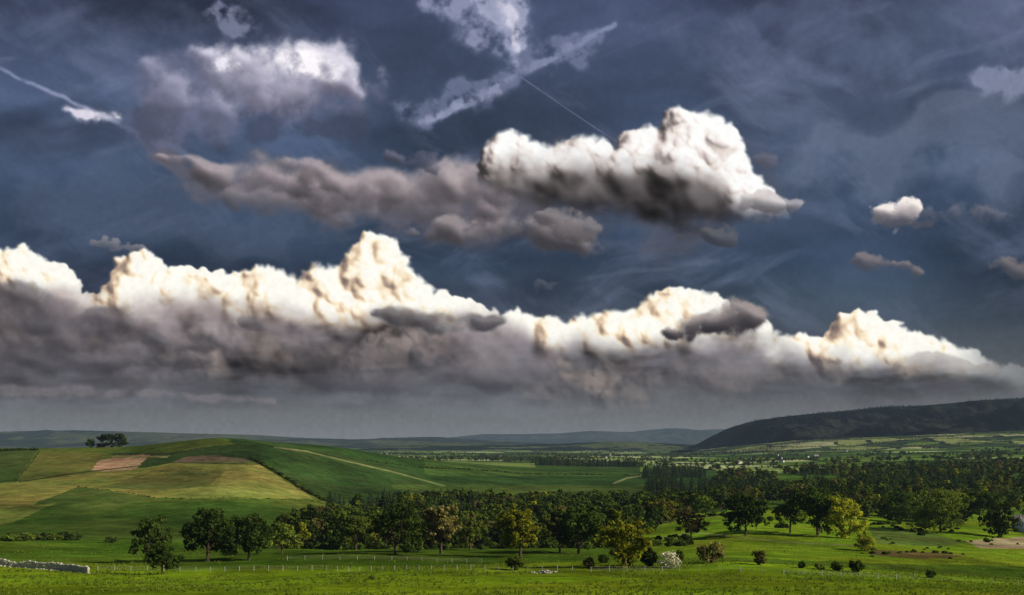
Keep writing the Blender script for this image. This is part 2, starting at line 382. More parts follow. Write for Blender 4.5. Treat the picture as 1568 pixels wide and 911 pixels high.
TREES=[(228,864,790,66,M_leafd,.18),(248,880,830,54,M_leafd,.22),(318,860,777,86,M_leafd,.15),(381,858,787,74,M_leafd,.2),
(605,850,770,94,M_leafd,.12),(675,848,770,52,M_leafb,.25),(797,853,775,66,M_leafy,.2),(886,848,772,72,M_leafd,.12),(857,846,790,36,M_leafb,.25),
(958,870,782,80,M_leafy,.05),(1058,826,780,48,M_leafb,.25),(1142,820,754,66,M_leafd,.14),(1210,816,762,50,M_leaf,.25),
(1252,820,745,72,M_leafd,.1),(1290,824,758,64,M_leafy,.06),(1440,815,749,88,M_leaf,.1),(1530,822,770,58,M_leafd,.12),(720,842,790,44,M_leaf,.15),(480,838,773,60,M_leafd,.15),(545,842,790,50,M_leaf,.12),(432,848,800,48,M_leaf,.15),(1380,800,752,60,M_leafd,.12),(760,840,796,38,M_leafb,.15),(640,846,800,40,M_leaf,.15),(1500,800,752,54,M_leafd,.12),(1015,800,762,40,M_leafy,.1),(1080,792,758,36,M_leaf,.1)]
for (px,pb,pt,w,mt,tk) in TREES:
    (x,y,z),Y=base(px,pb); H=(pb-pt)/F*Y; W=w/F*Y*1.05
    nm='oak_tree' if w>60 else 'ash_tree'
    make_tree(nm,H,W,r,mt,tk,ncl=int(80+50*r.random()),per=46,size=0.024*H+0.02,loc=(x,y,z-0.1),lobes=int(6+5*r.random()))
BUSH=[(788,873,848,28,M_leaf),(902,870,850,20,M_leafb),(1090,862,822,46,M_leafb),(1163,865,838,22,M_leafb),(1228,870,858,13,M_leafd),(1255,872,860,16,M_leaf),(1281,874,857,20,M_leaf),(1311,877,852,24,M_leafd),(1425,885,871,17,M_leafd),(1325,843,815,36,M_leafy),(1036,860,838,26,M_leaf),(570,887,881,12,M_leafb),(170,831,819,24,M_leafd),(1250,775,757,24,M_leafd),(925,862,845,22,M_leafd),(995,868,832,30,M_leafd)]
for (px,pb,pt,w,mt) in BUSH:
    (x,y,z),Y=base(px,pb); H=(pb-pt)/F*Y; W=w/F*Y
    make_bush('hawthorn_bush',H,W,r,mt,loc=(x,y,z),size=0.045*H+0.05,ncl=34)
(x,y,z),Y=base(1004,866); make_bush('blossoming_hawthorn',28/F*Y,36/F*Y,r,M_blossom,loc=(x+2,y-5,z),size=0.2)
for px,w in((138,15),(158,20),(172,28),(186,22)):
    x,y,z=P(px,1030.0); make_tree('hilltop_tree',(15 if w<18 else 21)/F*1010,w/F*1010,r,M_leafd,.04,ncl=80,per=34,size=0.5,loc=(x,y,z-0.3))
def coll(name,obs):
    c=bpy.data.collections.new(name)
    for o in obs: c.objects.link(o)
    return c
L=[]
for i in range(12):
    L.append(make_tree('wood_tree_%02d'%i,8+7*r.random(),6.5+5.5*r.random(),r,[M_leaf,M_leafd,M_leafd,M_leafb,M_leaf,M_leafd,M_leafy,M_leafd,M_leaf,M_leaf,M_leafd,M_leaf][i],.1,ncl=60,per=26,size=0.42,link=False))
C_wood=coll('woodland_trees',L)
C_con=coll('conifer_trees',[make_conifer('conifer_%d'%i,16,5.5+i*.5,r) for i in range(4)])
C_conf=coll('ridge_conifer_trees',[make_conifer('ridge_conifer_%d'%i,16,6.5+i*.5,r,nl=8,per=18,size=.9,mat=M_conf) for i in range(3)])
C_bush=coll('hedge_bushes',[make_bush('hedge_bush_%d'%i,3,4,r,[M_leafd,M_leafd,M_leaf][i],link=False,size=0.3) for i in range(3)])
def tuft(name):
    V=[];Q=[];t=[]
    for k in range(16):
        a=r.random()*6.28; d=r.random()*0.22; h=0.16+0.2*r.random(); w=0.02+0.02*r.random(); bx,by=math.cos(a)*d,math.sin(a)*d
        lx,ly=r.normal(size=2)*0.08; px_,py_=-math.sin(a)*w,math.cos(a)*w; o=len(V)
        V+= [(bx-px_,by-py_,-.03),(bx+px_,by+py_,-.03),(bx+lx+px_*.3,by+ly+py_*.3,h),(bx+lx-px_*.3,by+ly-py_*.3,h)]
        Q.append((o,o+1,o+2,o+3)); t+=[r.random()]*4
    return quad_mesh(name,V,Q,[M_grassblade],None,t,False)
C_tuft=coll('grass_tuft_parts',[tuft('tuft_%d'%i) for i in range(4)])
def scatter(name,pts,scl,collection,nvar):
    pts=np.array(pts,float); n=len(pts)
    me=bpy.data.meshes.new(name); me.vertices.add(n); me.vertices.foreach_set('co',pts.astype(np.float32).ravel())
    at=me.attributes.new('scl','FLOAT_VECTOR','POINT'); at.data.foreach_set('vector',np.asarray(scl,dtype=np.float32).ravel())
    at=me.attributes.new('rot','FLOAT_VECTOR','POINT'); rr=np.zeros((n,3)); rr[:,2]=r.random(n)*6.28; at.data.foreach_set('vector',rr.astype(np.float32).ravel())
    at=me.attributes.new('idx','INT','POINT'); at.data.foreach_set('value',r.integers(0,nvar,n).astype(np.int32))
    ob=bpy.data.objects.new(name,me); scene.collection.objects.link(ob)
    ng=bpy.data.node_groups.new(name+'_gn','GeometryNodeTree')
    ng.interface.new_socket('Geometry',in_out='INPUT',socket_type='NodeSocketGeometry'); ng.interface.new_socket('Geometry',in_out='OUTPUT',socket_type='NodeSocketGeometry')
    gi=ng.nodes.new('NodeGroupInput'); go=ng.nodes.new('NodeGroupOutput'); ip=ng.nodes.new('GeometryNodeInstanceOnPoints'); ci=ng.nodes.new('GeometryNodeCollectionInfo')
    ci.inputs['Collection'].default_value=collection; ci.inputs['Separate Children'].default_value=True; ci.inputs['Reset Children'].default_value=True
    ip.inputs['Pick Instance'].default_value=True
    def na(nm,dt):
        a=ng.nodes.new('GeometryNodeInputNamedAttribute'); a.data_type=dt; a.inputs['Name'].default_value=nm
        return [o for o in a.outputs if o.enabled and o.name=='Attribute'][0]
    ng.links.new(gi.outputs[0],ip.inputs['Points']); ng.links.new(ci.outputs[0],ip.inputs['Instance'])
    ng.links.new(na('idx','INT'),ip.inputs['Instance Index']); ng.links.new(na('rot','FLOAT_VECTOR'),ip.inputs['Rotation']); ng.links.new(na('scl','FLOAT_VECTOR'),ip.inputs['Scale'])
    ng.links.new(ip.outputs[0],go.inputs[0])
    md=ob.modifiers.new('instances','NODES'); md.node_group=ng
    return ob
def region(n,pxr,yrng,cond=None,smin=.7,smax=1.15):
    px=pxr[0]+(pxr[1]-pxr[0])*r.random(n); Y=np.sqrt(yrng[0]**2+(yrng[1]**2-yrng[0]**2)*r.random(n))
    if cond is not None:
        k=cond(px,Y); px=px[k];Y=Y[k]
    x=(px-CX)/F*Y; s=smin+(smax-smin)*r.random(len(px))
    return np.stack([x,Y,gz(x,Y)-0.3],1),np.stack([s*(.85+.35*r.random(len(s))),s*(.85+.35*r.random(len(s))),s],1)
def cat(l): return np.concatenate([a[0] for a in l]),np.concatenate([a[1] for a in l])
wx_=lambda p,Y:(p-784)*Y/1500
A=[region(1350,(430,1110),(370,770),lambda p,Y:(Y<np.interp(p,[430,480,560,640,1110],[430,560,660,770,790]))&(Y>np.interp(p,[430,900,980,1050,1110],[372,372,420,560,640]))&(fbm(p/40,Y/40,3,2)>-0.65),.45,1.25)]
A.append(region(2300,(1100,1750),(640,1450),lambda p,Y:(fbm(wx_(p,Y)/90,Y/110,3,4)>-0.2)&(Y>np.interp(p,[1100,1200,1300,1450,1568,1750],[690,700,640,560,640,700]))&~((p>1185)&(p<1290)&(Y>1000)&(Y<1280)),.4,1.15))
A.append(region(260,(1230,1480),(540,680),lambda p,Y:fbm(p/30,Y/60,2,2)>-.3,.5,1.0))
A.append(region(260,(1480,1750),(480,640),lambda p,Y:(fbm(p/30,Y/40,2,1)>0.1)&(p>1590)|(Y>625),.5,.9))
A.append(region(160,(100,440),(400,440),lambda p,Y:p>330,.5,.8))
pts,sc=cat(A); scatter('woodland',pts,sc,C_wood,12)
Cn=[region(460,(985,1185),(820,1080),lambda p,Y:fbm(p/30,Y/60,2,3)>-0.4,.5,1.15),region(380,(500,760),(600,790),lambda p,Y:(Y<np.interp(p,[500,720],[660,800])),.5,1.0),region(420,(1230,1568),(950,1300),lambda p,Y:fbm(p/30,Y/90,2,6)>0.05,.6,1.1),region(220,(820,985),(1880,1980),None,.7,1.2),region(240,(985,1080),(1300,1600),None,.6,1.1)]
pts,sc=cat(Cn); scatter('conifer_plantation',pts,sc,C_con,4)
def belts(n,Y0,Y1,px0,px1,smin=.4,smax=.85):
    out=[]
    for k in range(n):
        pa=px0+(px1-px0)*r.random(); Y=math.exp(math.log(Y0)+(math.log(Y1)-math.log(Y0))*r.random()); ln=(30+110*r.random()); sl=r.normal()*0.3
        m=int(ln/F*Y/7); t=r.random(m)
        px=pa+t*ln; Yb=Y*(1+sl*(t-.5)*0.5)+r.normal(size=m)*9
        x=(px-CX)/F*Yb; s=smin+(smax-smin)*r.random(m)
        out.append((np.stack([x,Yb,gz(x,Yb)-.3],1),np.stack([s*1.3,s*1.3,s],1)))
    return out
B_=belts(40,1450,2400,960,1700)+belts(50,2300,4000,560,1700)+belts(30,3800,6500,500,1150)+belts(14,2000,3500,-100,700)
Xh,Yh,Zh,Th=HV['valley_slope']; ed=HV['valley_slope_edge']
k=np.flatnonzero((((ed<10)&(fbm(Xh/150,Yh/150,2,4)>-.25))|(fbm(Xh/260,Yh/200,3,2)>.48)).ravel()&(Th.ravel()<1.02)); k=r.choice(k,min(len(k),5200),replace=False)
pv=np.stack([Xh.ravel()[k]+r.normal(size=len(k))*3,Yh.ravel()[k]+r.normal(size=len(k))*3,Zh.ravel()[k]-.5],1); s=.35+.4*r.random(len(k)); pvs=np.stack([s*1.5,s*1.5,s],1)
pts,sc=cat(B_); scatter('distant_tree_belts',pts,sc,C_wood,12)
scatter('valley_hedgerows',pv,pvs,C_conf,3)
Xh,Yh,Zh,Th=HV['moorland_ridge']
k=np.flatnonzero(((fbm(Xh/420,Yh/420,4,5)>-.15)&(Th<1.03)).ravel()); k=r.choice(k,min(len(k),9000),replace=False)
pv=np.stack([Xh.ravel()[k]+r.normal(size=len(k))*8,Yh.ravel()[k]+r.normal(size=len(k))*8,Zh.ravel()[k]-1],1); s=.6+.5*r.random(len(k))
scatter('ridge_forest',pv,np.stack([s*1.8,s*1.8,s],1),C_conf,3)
def hedge(pl,step,s0,s1,wide=0.6):
    o=[];s=[]
    for (a,b),(c,d) in zip(pl[:-1],pl[1:]):
        Ya,Yb=invY(a,b),invY(c,d); x0,x1=(a-CX)/F*Ya,(c-CX)/F*Yb
        n=max(2,int(math.hypot(x1-x0,Yb-Ya)/step)); t=(np.arange(n)+r.random(n)*.6)/n
        xx=x0+(x1-x0)*t+r.normal(size=n)*wide*.5; yy=Ya+(Yb-Ya)*t+r.normal(size=n)*wide*.5
        o.append(np.stack([xx,yy,gz(xx,yy)-.2],1)); q=s0+(s1-s0)*r.random(n); s.append(np.stack([q*1.2,q*1.2,q],1))
    return np.concatenate(o),np.concatenate(s)
Hs=[hedge([(10,829),(60,828),(112,827)],1.8,.6,1.5,1.5),hedge([(385,703),(420,722),(450,740),(478,757),(500,768)],2.2,.5,1.1),
hedge([(60,692),(45,712),(22,738)],4,.15,.35),
hedge([(-60,689.5),(60,689.5)],4,.6,1.2),hedge([(640,716),(760,722),(900,727),(985,728)],4,.3,.9),hedge([(560,706),(640,715)],6,.3,.8),
hedge([(990,800),(1060,793),(1120,790)],3,.3,.9),hedge([(1320,806),(1380,803),(1480,812)],3,.3,.8,2),hedge([(1325,848),(1400,846),(1480,850)],3,.2,.5,2),hedge([(120,745),(240,763),(400,765),(490,768)],4,.15,.35)]
pts,sc=cat(Hs); scatter('hedgerows',pts,sc,C_bush,3)
A=[region(260,(440,1060),(345,400),None,.4,1.2),region(160,(1100,1560),(430,520),lambda p,Y:fbm(p/40,Y/30,2,5)>0.35,.3,.9),region(60,(1330,1560),(300,430),lambda p,Y:fbm(p/40,Y/30,2,5)>0.2,.2,.5)]
pts,sc=cat(A); scatter('scrub',pts,sc,C_bush,3)
A=[region(16000,(-20,1590),(118,240),lambda p,Y:fbm(wx_(p,Y)/12,Y/14,3,1)>-0.25,.5,1.25),region(5000,(-20,1590),(240,400),lambda p,Y:fbm(wx_(p,Y)/12,Y/14,3,1)>0.1,.6,1.4)]
pts,sc=cat(A); pts[:,2]+=.3; scatter('grass_tufts',pts,sc,C_tuft,4)
# ---------------------------------------------------------------- fences
M_post=flat_mat('weathered_wood',(0.42,0.40,0.34),(0.25,0.23,0.19),4)
def box(V,Q,c,s,rz=0,jit=0,rr=None):
    o=len(V); cz,sz=math.cos(rz),math.sin(rz)
    for dz in(-.5,.5):
        for dx,dy in((-.5,-.5),(.5,-.5),(.5,.5),(-.5,.5)):
            x,y,z=dx*s[0],dy*s[1],dz*s[2]
            if jit: x+=rr.normal()*jit*s[0]; y+=rr.normal()*jit*s[1]; z+=rr.normal()*jit*s[2]
            V.append((c[0]+x*cz-y*sz,c[1]+x*sz+y*cz,c[2]+z))
    Q+= [tuple(o+i for i in f) for f in((3,2,1,0),(4,5,6,7),(0,1,5,4),(1,2,6,5),(2,3,7,6),(3,0,4,7))]
def fence(pl,sp=3.2,h=1.15,w=0.13):
    V=[];Q=[]; prev=None
    for (a,b),(c,d) in zip(pl[:-1],pl[1:]):
        Ya,Yb=invY(a,b),invY(c,d); x0,x1=(a-CX)/F*Ya,(c-CX)/F*Yb; n=max(1,int(math.hypot(x1-x0,Yb-Ya)/sp))
        for i in range(n):
            t=i/n; x=x0+(x1-x0)*t; y=Ya+(Yb-Ya)*t; z=float(gz(np.array(x),np.array(y))); hh=h*(.9+.2*r.random())
            box(V,Q,(x,y,z+hh/2-.1),(w,w,hh+.2),r.random()*.4)
            if prev is not None:
                for k in(.4,.7,1.0):
                    p0=np.array([prev[0],prev[1],prev[2]+k*h*.9]);p1=np.array([x,y,z+k*h*.9]); v,q=tube([p0,p1],[.012,.012],4); o=len(V); V+= [tuple(q_) for q_ in v]; Q+=[tuple(o+j for j in f) for f in q]
            prev=(x,y,z)
    return quad_mesh('wire_fence',V,Q,[M_post])
fence([(150,874),(300,875),(500,873),(700,873),(900,876)],w=.16)
fence([(905,876),(1040,874),(1200,880),(1400,888),(1600,897)],sp=4)
fence([(985,806),(1060,797),(1110,793)],sp=4)
fence([(440,858),(600,858),(760,860)],sp=4)
M_stone=flat_mat('limestone',(0.62,0.58,0.50),(0.38,0.35,0.30),1.6,bump=.3)
def drywall(pl,hgt=1.3):
    V=[];Q=[]
    for (a,b),(c,d) in zip(pl[:-1],pl[1:]):
        Ya,Yb=invY(a,b),invY(c,d); x0,x1=(a-CX)/F*Ya,(c-CX)/F*Yb; ln=math.hypot(x1-x0,Yb-Ya); an=math.atan2(Yb-Ya,x1-x0)
        hz=0.0
        while hz<hgt:
            s=0.0; hh=0.14+.06*r.random()
            while s<ln:
                l=.25+.3*r.random(); t=s/ln; x=x0+(x1-x0)*t; y=Ya+(Yb-Ya)*t; z=float(gz(np.array(x),np.array(y)))
                tp=hgt*(.60+.5*vnoise(np.array((s+a)/4.0),np.array(1.0),1))*(.95+.1*r.random())
                if hz<tp:
                    box(V,Q,(x,y,z+hz+hh/2),(l*.92,.55-.15*hz/hgt+.10*r.normal(),hh*.9),an+r.normal()*.12,.08,r)
                s+=l
            hz+=hh
    for i in range(110):
        t=r.random()*(len(pl)-1); k=int(t); f=t-k; a=pl[k];b=pl[k+1]; px=a[0]+(b[0]-a[0])*f; Y=invY(px,a[1]+(b[1]-a[1])*f)-abs(r.normal())*1.0
        x,y,z=P(px,Y); s=.15+.25*r.random(); box(V,Q,(x,y,z+s*.2),(s,s*.8,s*.6),r.random()*3,.12,r)
    return quad_mesh('dry_stone_wall',V,Q,[M_stone])
drywall([(-70,862),(0,866),(45,870),(95,874),(135,878)],1.7)
V=[];Q=[]; (x,y,z),Y=base(838,878)
for i in range(50):
    a=r.random()*6.28; d=abs(r.normal())*1.0; s=.2+.3*r.random(); box(V,Q,(x+math.cos(a)*d*1.6,y+math.sin(a)*d*.8,z+max(0,.6-d*.35)*r.random()+.05),(s,s*.8,s*.6),a,.12,r)
quad_mesh('stone_heap',V,Q,[M_stone])
# ---------------------------------------------------------------- buildings
M_white=flat_mat('white_render',(0.70,0.69,0.65),(0.55,0.53,0.48),.8); M_slate=flat_mat('slate_roof',(0.20,0.18,0.18),(0.11,0.11,0.12),1.5); M_glass=flat_mat('window_glass',(0.03,0.035,0.04)); M_brn=flat_mat('grey_stone',(0.30,0.27,0.23),(0.2,0.18,0.16),1.0); M_door=flat_mat('painted_door',(0.05,0.08,0.06))
def house(name,loc,rz,w,d,h,rh,wm,rm,nw=3,storeys=2,chim=True):
    e=bpy.data.objects.new(name,None); scene.collection.objects.link(e); e.location=loc; e.rotation_euler=(0,0,rz)
    def part(n,V,Q,m):
        o=quad_mesh(n,V,Q,[m]); o.parent=e; return o
    V=[(-w/2,-d/2,-1),(w/2,-d/2,-1),(w/2,d/2,-1),(-w/2,d/2,-1),(-w/2,-d/2,h),(w/2,-d/2,h),(w/2,d/2,h),(-w/2,d/2,h),(-w/2,0,h+rh),(w/2,0,h+rh)]
    me=bpy.data.meshes.new('walls'); me.from_pydata(V,[],[(0,1,5,4),(1,2,6,9,5),(2,3,7,6),(3,0,4,8,7)]); me.materials.append(wm); o=bpy.data.objects.new('walls',me); scene.collection.objects.link(o); o.parent=e
    V=[];Q=[];t=.18;ov=.35
    for s in(-1,1):
        o_=len(V); yb=s*(d/2+ov); zb=h-ov*rh/(d/2)
        for xx in(-w/2-ov,w/2+ov):
            V+=[(xx,yb,zb+.02),(xx,0,h+rh+.02),(xx,0,h+rh+t),(xx,yb,zb+t)]
        Q+=[tuple(o_+i for i in f) for f in((0,1,2,3),(7,6,5,4),(0,4,5,1),(3,2,6,7),(0,3,7,4),(1,5,6,2))]
    part('roof',V,Q,rm)
    V=[];Q=[];Vf=[];Qf=[]
    for st in range(storeys):
        for i in range(nw):
            if st==0 and i==nw//2: continue
            xx=-w/2+w*(i+.5)/nw; zz=1.5+st*2.7
            if zz>h-.6: continue
            for s in(-1,1):
                box(V,Q,(xx,s*(d/2+.02),zz),(1.0,.06,1.3)); box(Vf,Qf,(xx,s*(d/2+.05),zz-.72),(1.3,.16,.12)); box(Vf,Qf,(xx,s*(d/2+.06),zz),(.07,.08,1.3))
    part('windows',V,Q,M_glass); part('window_frames',Vf,Qf,M_brn)
    V=[];Q=[]; box(V,Q,(0,-d/2-.03,1.05),(1.0,.07,2.1)); part('door',V,Q,M_door)
    if chim:
        V=[];Q=[]
        for s in(-1,1): box(V,Q,(s*(w/2-.6),0,h+rh+.4),(.8,.7,1.8))
        part('chimneys',V,Q,M_brn)
    return e
(x,y,z),Y=base(1560,812); house('white_farmhouse',(x,y-8,z),math.radians(20),10,6,4.8,2.4,M_white,M_slate)
x,y,z=P(1580,535.0); house('stone_barn',(x,y,z),math.radians(-14),18,9,3.8,3.4,M_brn,M_slate,4,1,False)
(x,y,z),Y=base(1620,790); house('stone_cottage',(x,y,z),math.radians(5),10,7,4.8,2.6,M_white,M_slate)
V=[];Q=[];mi=[]
for k in range(26):
    px=[1000+560*r.random(),1180+60*r.random(),760+400*r.random()][k%3]; Y=1900+2800*r.random(); x=(px-CX)/F*Y; z=float(gz(np.array(x),np.array(Y))); w,d,h=8+7*r.random(),7,4.5; a=r.random()*3
    box(V,Q,(x,Y,z+h/2),(w,d,h),a); mi+=[0]*6
    o=len(V); ca,sa=math.cos(a),math.sin(a)
    for (dx,dy,dz) in((-w/2,-d/2-.4,h),(w/2,-d/2-.4,h),(w/2,0,h+3),(-w/2,0,h+3),(-w/2,d/2+.4,h),(w/2,d/2+.4,h)): V.append((x+dx*ca-dy*sa,Y+dx*sa+dy*ca,z+dz+.02))
    Q+=[(o,o+1,o+2,o+3),(o+3,o+2,o+5,o+4)]; mi+=[1,1]
quad_mesh('distant_village',V,Q,[M_white,M_slate],mi)
T0=time.time()
# ---------------------------------------------------------------- sky dome with clouds, their light and shade painted into sky_col
sx=np.concatenate([np.linspace(-2400,-90,70)[:-1],np.arange(-90,1660,1.25),np.linspace(1660,4000,70)])
sy=np.concatenate([np.linspace(-1400,-60,50)[:-1],np.arange(-60,690,1.25),np.linspace(690,800,6)])
X,Yp=np.meshgrid(sx,sy)
def blur(A,n):
    for _ in range(n):
        A=A.copy(); A[1:-1]=(A[:-2]+2*A[1:-1]+A[2:])/4; A[:,1:-1]=(A[:,:-2]+2*A[:,1:-1]+A[:,2:])/4
    return A
def wblur(A,s):
    """wide box blur by cumulative sums, applied twice"""
    for _ in range(2):
        for ax in(0,1):
            B=np.pad(A,[(s+1,s) if k==ax else (0,0) for k in(0,1)],mode='edge'); c=np.cumsum(B,axis=ax)
            A=(np.take(c,np.arange(2*s+1,c.shape[ax]),axis=ax)-np.take(c,np.arange(0,c.shape[ax]-2*s-1),axis=ax))/(2*s+1)
    return A
def cr(t,st):
    xs_=[s[0] for s in st]; return np.stack([np.interp(t,xs_,[s[1][k] for s in st]) for k in range(3)],-1)
def over(img,col,a):
    a=np.clip(a,0,1)[...,None]; return img*(1-a)+np.asarray(col)*a
img=cr(Yp,[(-1400,(40,48,72)),(-200,(56,64,88)),(0,(66,76,103)),(150,(68,81,107)),(300,(58,73,96)),(400,(52,66,86)),(480,(66,78,92)),(560,(92,98,104)),(620,(106,110,114)),(676,(122,127,133))])
up=1-sm(430,600,Yp)
n=fbm(X/330+3,Yp/170,5,0); img*= (1+0.38*n*up)[...,None]
img=over(img,(84,97,122),0.6*sm(900,1500,X)*(1-sm(330,560,Yp))*sm(-0.3,0.5,fbm(X/260,Yp/160+5,4,2)))
# cirrus veils
wx=X+45*fbm(X/220,Yp/220,3,1); wy=Yp+35*fbm(X/220+7,Yp/220,3,2)
ca,sa=math.cos(-0.35),math.sin(-0.35); u=(wx*ca+wy*sa); v=(-wx*sa+wy*ca)
ci=sm(-0.05,0.75,fbm(u/280,v/60,6,3,0.56)); img=over(img,(132,143,173),0.50*ci*up*(0.5+0.5*sm(-.3,.3,fbm(X/300+2,Yp/250,3,4))))
ca,sa=math.cos(0.5),math.sin(0.5); u=(wx*ca+wy*sa); v=(-wx*sa+wy*ca)
ci=sm(0.0,0.85,fbm(u/220+5,v/60+3,6,5,0.56)); img=over(img,(120,130,159),0.45*ci*up)
dk=sm(0.0,0.8,fbm(X/230+11,Yp/110+4,4,6)); img=over(img,(36,42,57),0.6*dk*up)
class Win:
    def __init__(s,pts,k=2.6,ext=60):
        x0=min(p[0]-k*p[2] for p in pts)-ext; x1=max(p[0]+k*p[2] for p in pts)+ext; y0=min(p[1]-k*p[2] for p in pts)-ext; y1=max(p[1]+k*p[2] for p in pts)+ext
        a,b=np.searchsorted(sx,[x0,x1]); c,d=np.searchsorted(sy,[y0,y1]); a=max(a,0);c=max(c,0)
        s.sl=(slice(c,max(d,c+3)),slice(a,max(b,a+3))); s.X=X[s.sl]; s.Y=Yp[s.sl]; s.sx=sx[s.sl[1]]; s.sy=sy[s.sl[0]]
CR=np.random.default_rng(21)
def dens(W,pts,warp,ws,blob=False):
    xx=W.X+warp*fbm(W.X/ws,W.Y/ws,4,1); yy=W.Y+warp*fbm(W.X/ws+4,W.Y/ws+8,4,2); D=np.zeros(W.X.shape)
    for (x0,y0,r0),(x1,y1,r1) in zip(pts[:-1],pts[1:]):
        if blob:
            ln=math.hypot(x1-x0,y1-y0); n=max(3,int(ln/((r0+r1)*.5)*3.2)+2)
            for i in range(n):
                t=CR.random(); rr=(r0+(r1-r0)*t); q=rr*(.35+.6*CR.random()); ox,oy=CR.normal(size=2)*rr*.45
                D+=0.62*np.exp(-(((xx-(x0+t*(x1-x0)+ox))/1.5)**2+(yy-(y0+t*(y1-y0)+oy*.8))**2)/(q*q))
        else:
            t=np.clip(((xx-x0)*(x1-x0)+(yy-y0)*(y1-y0))/((x1-x0)**2+(y1-y0)**2+1e-6),0,1); rr=r0+(r1-r0)*t
            D=np.maximum(D,np.exp(-((xx-(x0+t*(x1-x0)))**2+(yy-(y0+t*(y1-y0)))**2)/(rr*rr)*1.1))
    return np.tanh(D) if blob else D
def wisp(img,pts,col,st,warp=30,ws=60,rag=0.7,ns=40,seed=4):
    W=Win(pts,2.6,warp*1.5+10); D=dens(W,pts,warp,ws,max(p[2] for p in pts)>=14)
    t=fbm(W.X/ns,W.Y/ns+3,6,seed,0.54)
    a=sm(0.0,1.35,D*(1+rag*1.3*t)+0.15*rag*t*D)*1.15
    img[W.sl]=over(img[W.sl],col,st*np.clip(a,0,1)); return img
def puff(img,pts,hi,mid,dark,warp=26,ws=50,rag=.8,ns=45,st=1.0,lo=.22,wd=.5,seed=3,con=1.0):
    W=Win(pts,2.8,warp*1.5+20); D=dens(W,pts,warp,ws,True); rmax=max(p[2] for p in pts)
    t=fbm(W.X/ns+2,W.Y/ns,6,seed,0.52)
    f=D*(1+rag*.5*t)+rag*.55*t*sm(0,.35,D)
    a=sm(lo*.8,lo+wd*1.2,f)
    l=0
    for s,wt in((3,.22),(6,.40),(12,.55)):
        g=wblur(f,s); gy=np.gradient(g,W.sy,axis=0);gx=np.gradient(g,W.sx,axis=1); l=l+wt*(gy*0.8-gx*0.45)*min(rmax*1.6,s*2.2+10)
    thick=wblur(np.clip(f,0,1.4),5)
    l=np.tanh(con*l*1.5)*.75+0.28-0.18*thick*con
    img[W.sl]=over(img[W.sl],cr(l,[(-.6,dark),(0.12,mid),(0.62,hi)]),a*st); return img
# contrails
img=wisp(img,[(-40,86,3.5),(110,156,4),(180,186,6)],(146,154,184),.8,3,30,.5,25)
img=wisp(img,[(180,186,6),(280,234,10)],(112,118,144),.6,6,30,.7,20)
img=wisp(img,[(100,165,7),(135,175,10),(180,182,6)],(225,220,234),.95,6,20,.6,20)
img=wisp(img,[(640,192,5),(720,152,8),(790,118,8),(870,72,8),(940,38,5)],(150,157,188),.7,7,40,1.3,20)
img=wisp(img,[(600,170,18),(680,165,20),(760,135,20),(830,85,18),(920,50,12)],(128,135,166),.6,22,50,1.3,26)
img=wisp(img,[(660,180,9),(720,158,9),(760,140,7)],(160,164,192),.6,12,30,1.3,18,2)
img=wisp(img,[(798,118,1.5),(870,168,1.3),(952,222,1.3)],(120,124,147),.55,.5,60,.3,15)
img=wisp(img,[(905,425,4),(1000,412,4),(1100,400,5)],(95,105,125),.35,3,60,.6,25)
# high veils
img=wisp(img,[(668,-30,20),(700,0,26),(740,34,24),(775,70,16),(795,95,8)],(158,162,192),.75,18,60,1.3,34)
img=wisp(img,[(740,-30,20),(765,10,22),(784,45,18),(792,85,10)],(178,181,207),.75,14,40,1.3,26,2)
img=wisp(img,[(780,15,12),(790,50,12),(790,75,8)],(222,218,234),.75,10,30,1.2,20)
img=wisp(img,[(330,5,16),(350,35,16),(370,50,12)],(140,144,172),.7,20,40,1.3,26)
img=wisp(img,[(1490,132,18),(1540,122,24),(1580,135,24),(1640,110,30)],(150,156,182),.8,24,50,1.3,30)
img=wisp(img,[(1180,300,36),(1350,235,50),(1600,190,60)],(114,125,148),.5,40,90,1.1,80)
img=wisp(img,[(1000,20,50),(1250,60,60),(1600,40,60)],(104,113,143),.4,50,90,1.1,90)
img=wisp(img,[(0,260,60),(200,330,50),(420,350,30)],(86,97,121),.4,50,90,1.1,80)
img=wisp(img,[(0,30,60),(200,40,50),(380,60,30)],(94,104,131),.4,50,90,1.1,80)
# upper-left mottled cloud mass
img=wisp(img,[(200,120,50),(280,140,60),(400,130,60),(560,140,44)],(106,109,134),.75,40,60,1.0,50)
img=wisp(img,[(210,180,30),(330,195,36),(480,180,30),(560,165,20)],(60,64,82),.5,40,60,1.1,50,2)
img=puff(img,[(222,108,20),(262,130,34),(330,158,36)],(172,171,194),(128,130,154),(82,86,106),26,60,1.0,44,.78,.15,.9)
img=puff(img,[(318,92,16),(345,108,28),(385,118,28)],(224,220,234),(166,164,185),(96,96,114),20,40,.9,34,.9,.15,.8)
img=puff(img,[(385,128,28),(425,105,40),(470,100,46),(515,118,34),(552,134,22)],(230,225,238),(170,166,186),(98,96,114),24,50,.9,40,.94,.15,.8)
img=wisp(img,[(426,84,18),(462,94,30),(490,110,18)],(255,250,255),1,14,40,.8,28)
img=wisp(img,[(330,94,13),(352,102,15)],(240,236,247),.9,8,30,.9,20)
